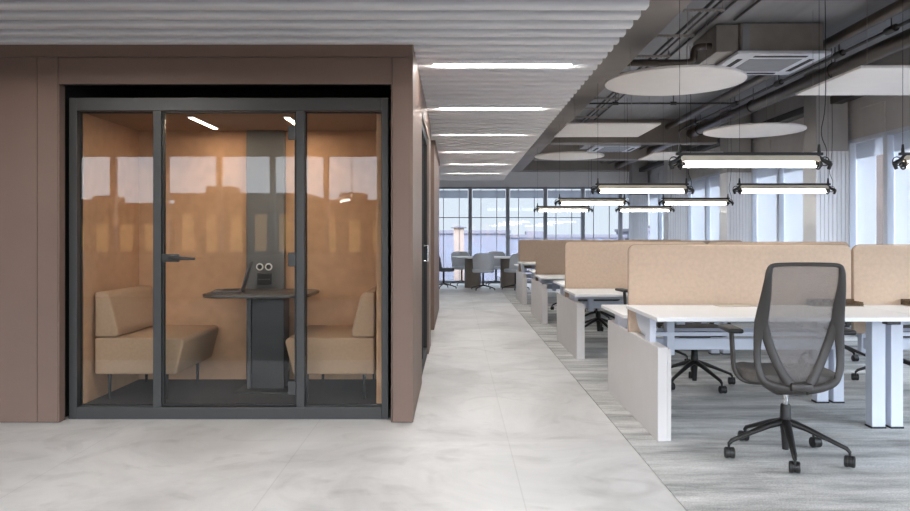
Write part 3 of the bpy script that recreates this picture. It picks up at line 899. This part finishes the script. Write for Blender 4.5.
# ------------------------------------------------------------------ acoustic rafts
ZP = 2.50
def raft(kind, x, y, s, label):
    r = thing('acoustic_panel', label, 'panel', (x, y, ZP), 'off white acoustic panels hung under the slab')
    if kind == 'disc':
        mb = MB()
        pts = [(x+s/2*math.cos(2*PI*i/64), y+s/2*math.sin(2*PI*i/64)) for i in range(64)]
        mb.prism(pts, 'z', ZP, ZP+.022, .004)
        hs = [(x+s*.33*math.cos(a), y+s*.33*math.sin(a)) for a in (.5, 2.6, 4.7)]
    else:
        mb = MB().box(x-s/2, x+s/2, y-s/2, y+s/2, ZP, ZP+.022, .004)
        hs = [(x+a*s*.4, y+b*s*.4) for a in (-1, 1) for b in (-1, 1)]
    part('panel', mb, M['acoustic'], r, smooth=(kind == 'disc'))
    for hx, hy in hs: part('wire', MB().tube([(hx, hy, ZP+.022), (hx, hy, 2.85 if hx < 1.68 else ZC)], .002, 5), M['galv'], r)
k13 = 1.3
raft('disc', 1.845, 6.25, 1.15, 'round off white acoustic panel nearest the ribbed ceiling edge')
raft('square', 1.83, 9.1, 1.09, 'square off white acoustic panel between the two round ones by the ribbed ceiling')
raft('disc', 1.84, 12.0, 1.12, 'round off white acoustic panel farthest away by the ribbed ceiling')
raft('square', 3.67, 6.25, 1.1, 'square off white acoustic panel at the right edge under the pipes')
raft('disc', 3.68, 9.14, 1.19, 'round off white acoustic panel in front of the pale columns')
raft('square', 3.62, 12.0, 1.06, 'square off white acoustic panel farthest away near the columns')

# ------------------------------------------------------------------ services under the slab
def ac(label):
    r = thing('air_conditioner', label, 'air conditioner', (3.115, 7.46, 2.93), 'ceiling cassettes')
    part('body', MB().box(2.72, 3.51, 7.06, 7.86, 2.968, ZC-.01, .008), M['galv'], r)
    part('side_box', MB().box(2.50, 2.715, 7.10, 7.80, 2.975, ZC-.01, .006), M['galv'], r)
    part('corner_strip', MB().box(2.735, 2.80, 7.045, 7.06, 2.97, ZC-.03), M['acgrille'], r)
    f = part('face_panel', MB().box(2.67, 3.56, 7.0, 7.92, 2.93, 2.966, .012), M['acpanel'], r, smooth=True)
    part('grille', MB().box(2.86, 3.37, 7.20, 7.72, 2.926, 2.931), M['acgrille'], f)
    for (a, b, c, d_) in ((2.86, 3.37, 7.07, 7.12), (2.86, 3.37, 7.80, 7.85), (2.74, 2.79, 7.20, 7.72), (3.44, 3.49, 7.20, 7.72)):
        part('louver', MB().box(a, b, c, d_, 2.926, 2.931), M['darkseal'], f)
    return r
ac0 = ac('square ceiling air conditioner cassette above the nearest round panel')
dup(ac0, (3.115, 14.65, 2.93), 0, 'small-looking ceiling air conditioner cassette far back near the cross beams')
single('ceiling_pipe', MB().tube([(3.70, YN+.1, 3.12), (3.70, YF-.36, 3.12)], .055, 20), M['pipe'], 'slimmer dark bronze pipe running lengthwise behind the ceiling cassette', 'pipe', 'lengthwise ceiling pipes', True)
bp = thing('ceiling_pipe', 'thicker dark bronze pipe running lengthwise over the square panel edge', 'pipe', (4.10, 7, 2.99), 'lengthwise ceiling pipes')
part('run', MB().tube([(4.10, YN+.1, 3.0), (4.10, YF-.36, 3.0)], .078, 24), M['pipe'], bp, smooth=True)
for yy in (3.2, 5.8, 8.0, 10.2, 12.4): part('hanger', MB().ring((4.10, yy, 3.0), .084, .007, 'y', 24, 6).tube([(4.10, yy, 3.08), (4.10, yy, ZC)], .005, 6), M['pipedark'], bp, smooth=True)
sp = thing('sprinkler_pipe', 'thin dark sprinkler pipe with clamps between two thicker pipes', 'pipe', (3.885, 7, 3.04))
part('run', MB().tube([(3.885, YN+.1, 3.05), (3.885, YF-.36, 3.05)], .016, 12), M['pipedark'], sp, smooth=True)
for yy in (5.6, 6.6, 7.5, 8.9, 10.3, 12.0): part('clamp', MB().tube([(3.885, yy-.07, 3.05), (3.885, yy+.07, 3.05)], .034, 12).tube([(3.885, yy, 3.05), (3.885, yy, ZC)], .005, 6), M['pipedark'], sp, smooth=True)
# branch line across, between the round panel and the square one
br_ = thing('sprinkler_branch', 'thin dark branch line crossing the slab behind the nearest round panel', 'pipe', (2.8, 10.2, 3.0))
part('run', MB().tube([(1.67, 10.2, 3.04), (3.87, 10.2, 3.04)], .012, 10), M['pipedark'], br_, smooth=True)
for xx in (2.2, 3.0): part('coupling', MB().tube([(xx-.04, 10.2, 3.04), (xx+.04, 10.2, 3.04)], .024, 10).tube([(xx, 10.2, 3.04), (xx, 10.2, ZC)], .005, 6), M['pipedark'], br_, smooth=True)
# drain pipe of the cassette
zz = 7.25
pth = smoothpath([(1.30, zz, 2.905), (2.0, zz, 2.905), (2.24, zz, 2.905), (2.31, zz, 2.92), (2.33, zz, 2.94), (2.335, zz, 3.0), (2.35, zz, 3.045), (2.42, zz, 3.065), (2.505, zz, 3.065)], 6)
single('drain_pipe', MB().tube(pth, .034, 14), M['pipe'], 'dark stepped drain pipe leading to the ceiling cassette', 'pipe', None, True)
# cable tray with rungs
ct = thing('cable_tray', 'cable tray on toothed brackets beside the taupe edge beam', 'cable tray', (2.02, 7.5, 3.0))
part('cables', MB().tube([(2.06, 2, 3.088), (2.06, 12.8, 3.088)], .014, 8).tube([(2.12, 2, 3.084), (2.12, 12.8, 3.084)], .010, 8), M['pipedark'], ct, smooth=True)
for i in range(9):
    yy = 5.3 + .775*i
    mb = MB().box(1.85, 2.21, yy-.010, yy+.010, 3.055, 3.072)
    for q in range(11): mb.box(1.86+q*.031, 1.874+q*.031, yy-.011, yy+.011, 3.046, 3.055)
    mb.tube([(1.87, yy, 3.07), (1.87, yy, ZC)], .005, 6); mb.tube([(2.19, yy, 3.07), (2.19, yy, ZC)], .005, 6)
    part('bracket', mb, M['galv'], ct)
for (xx, lab) in ((2.60, 'thin conduit fixed under the slab beside the cassette'), (2.40, 'thin conduit fixed under the slab between cable tray and cassette')):
    single('conduit', MB().tube([(xx, 4, 3.225), (xx, 6.9 if xx > 2.5 else 12.8, 3.225)], .012, 8), M['pipedark'], lab, 'conduit', 'conduits under the slab', True)

# ------------------------------------------------------------------ outside
struct('ground', MB().box(-250, 250, -250, 250, -9.2, -9.0), mat('pale ground', (84, 84, 92), 0.9, var=0.15, scale=.05))
F = [facade_material('grey facade', (78, 78, 88), (68, 70, 80), 3.0, 3.2), facade_material('ochre facade', (104, 90, 82), (92, 80, 74), 2.4, 3.0), facade_material('white facade', (92, 92, 102), (82, 84, 96), 2.6, 3.0)]  # distance haze put into the bluish grey and white tones
ROOF = mat('slate roof', (74, 72, 80), 0.8)
def building(x0, x1, y0, y1, z1, f, label, gable=False):
    r = thing('building', label, 'building', ((x0+x1)/2, (y0+y1)/2, -9), 'buildings outside')
    part('walls', MB().box(x0, x1, y0, y1, -9, z1), F[f], r)
    if gable:
        part('roof', MB().prism([(x0-.3, z1), ((x0+x1)/2, z1+(x1-x0)*.22), (x1+.3, z1)], 'y', y0-.3, y1+.3), ROOF, r)
    else:
        mb = MB().box(x0-.2, x1+.2, y0-.2, y1+.2, z1, z1+.4)
        mb.box(x0+(x1-x0)*.2, x0+(x1-x0)*.4, y1-3, y1-1, z1+.4, z1+.9)
        part('roof', mb, ROOF, r)
    return r
building(-16, 6.5, 90, 100, 1.6, 0, 'low grey building far beyond the left far windows')
building(7, 22, 96, 108, 1.1, 2, 'pale building far beyond the middle far windows')
building(23, 44, 92, 106, 1.9, 0, 'long grey building far beyond the right far windows')
building(-.2, .9, 80, 84, 2.2, 1, 'ochre tower seen between far windows', True)
building(-16, -2.0, 70, 78, -1.0, 2, 'pale lower building beyond the left far windows', True)
building(4, 15, 60, 68, -2.2, 1, 'ochre lower building beyond the middle far windows', True)
building(20, 27, 34, 42, 9.0, 1, 'ochre building seen through the gap in the right windows')
# rooftops across the street, seen only as reflections in the booth glass
GLOW = emit('warm facade glow', (255, 206, 140), 0.5)  # glow added so the warm facade strips show in the booth glass
xx = -34
for i, (w, h, f) in enumerate([(9, 3.3, 1), (6, 2.9, 1), (8, 3.5, 1), (7, 3.1, 1), (10, 3.4, 1), (9, 3.0, 1), (8, 3.3, 1)]):
    b = building(xx, xx+w, -46, -36, h, f, 'ochre roofline across the street reflected in the booth glass'); xx += w + .8
    b['group'] = 'rooftops reflected in the booth glass'
    q = xx - w - .3
    while q < xx - 1.6:
        part('glow_strip', MB().box(q, q+.7, -36.02, -35.9, -2.0, h-.9), GLOW, b); q += 1.5
# ------------------------------------------------------------------ sky
W = bpy.data.worlds.new('sky'); S.world = W; W.use_nodes = True
nt = W.node_tree; nt.nodes.clear()
out = nt.nodes.new('ShaderNodeOutputWorld'); bg = nt.nodes.new('ShaderNodeBackground')
tc = nt.nodes.new('ShaderNodeTexCoord'); sx = nt.nodes.new('ShaderNodeSeparateXYZ')
nt.links.new(tc.outputs['Generated'], sx.inputs['Vector'])
ra = nt.nodes.new('ShaderNodeValToRGB')
ra.color_ramp.elements[0].position = 0.0; ra.color_ramp.elements[0].color = lin((222, 231, 242)) + (1,)
ra.color_ramp.elements[1].position = 0.5; ra.color_ramp.elements[1].color = lin((219, 227, 240)) + (1,)
nt.links.new(sx.outputs['Z'], ra.inputs['Fac'])
mr = nt.nodes.new('ShaderNodeMapRange'); mr.interpolation_type = 'SMOOTHSTEP'
mr.inputs['From Min'].default_value = -0.9; mr.inputs['From Max'].default_value = 0.0
mr.inputs['To Min'].default_value = 1.6; mr.inputs['To Max'].default_value = 0.18
nt.links.new(sx.outputs['Y'], mr.inputs['Value'])
up = nt.nodes.new('ShaderNodeMapRange'); up.inputs['From Min'].default_value = 0.12; up.inputs['From Max'].default_value = 0.8
up.inputs['To Min'].default_value = 1.0; up.inputs['To Max'].default_value = 4.6      # overcast sky: brighter towards the zenith
nt.links.new(sx.outputs['Z'], up.inputs['Value'])
sm = nt.nodes.new('ShaderNodeMath'); sm.operation = 'MULTIPLY'
nt.links.new(mr.outputs['Result'], sm.inputs[0]); nt.links.new(up.outputs['Result'], sm.inputs[1])
nt.links.new(ra.outputs['Color'], bg.inputs['Color']); nt.links.new(sm.outputs[0], bg.inputs['Strength'])
nt.links.new(bg.outputs['Background'], out.inputs['Surface'])
# daylight portals in the window openings (guide sampling of the sky only)
def portal(name, loc, rot, sx_, sy_):
    L = bpy.data.lights.new(name, 'AREA'); L.shape = 'RECTANGLE'; L.size = sx_; L.size_y = sy_
    L.cycles.is_portal = True
    o = bpy.data.objects.new(name, L); C.objects.link(o); o.location = loc; o.rotation_euler = rot
portal('daylight_near', ((XL+XR)/2, YN-.2, 1.9), (PI/2, 0, 0), XR-XL, 2.1)
portal('daylight_far', (1.1, YF+.2, 1.25), (-PI/2, 0, 0), 7.4, 2.5)
portal('daylight_right', (XR+.2, 7.0, 1.22), (0, PI/2, 0), 2.3, 23.5)

# ------------------------------------------------------------------ view
vs = S.view_settings
S.display_settings.display_device = 'sRGB'
vs.view_transform = 'Standard'; vs.look = 'None'; vs.exposure = 2.68; vs.gamma = 1.0; vs.use_curve_mapping = False
cy = S.cycles
cy.use_denoising = True
cy.max_bounces = 8; cy.diffuse_bounces = 5; cy.glossy_bounces = 4; cy.transmission_bounces = 6; cy.transparent_max_bounces = 24
cy.sample_clamp_indirect = 6.0; cy.blur_glossy = 0.5; cy.caustics_reflective = False; cy.caustics_refractive = False
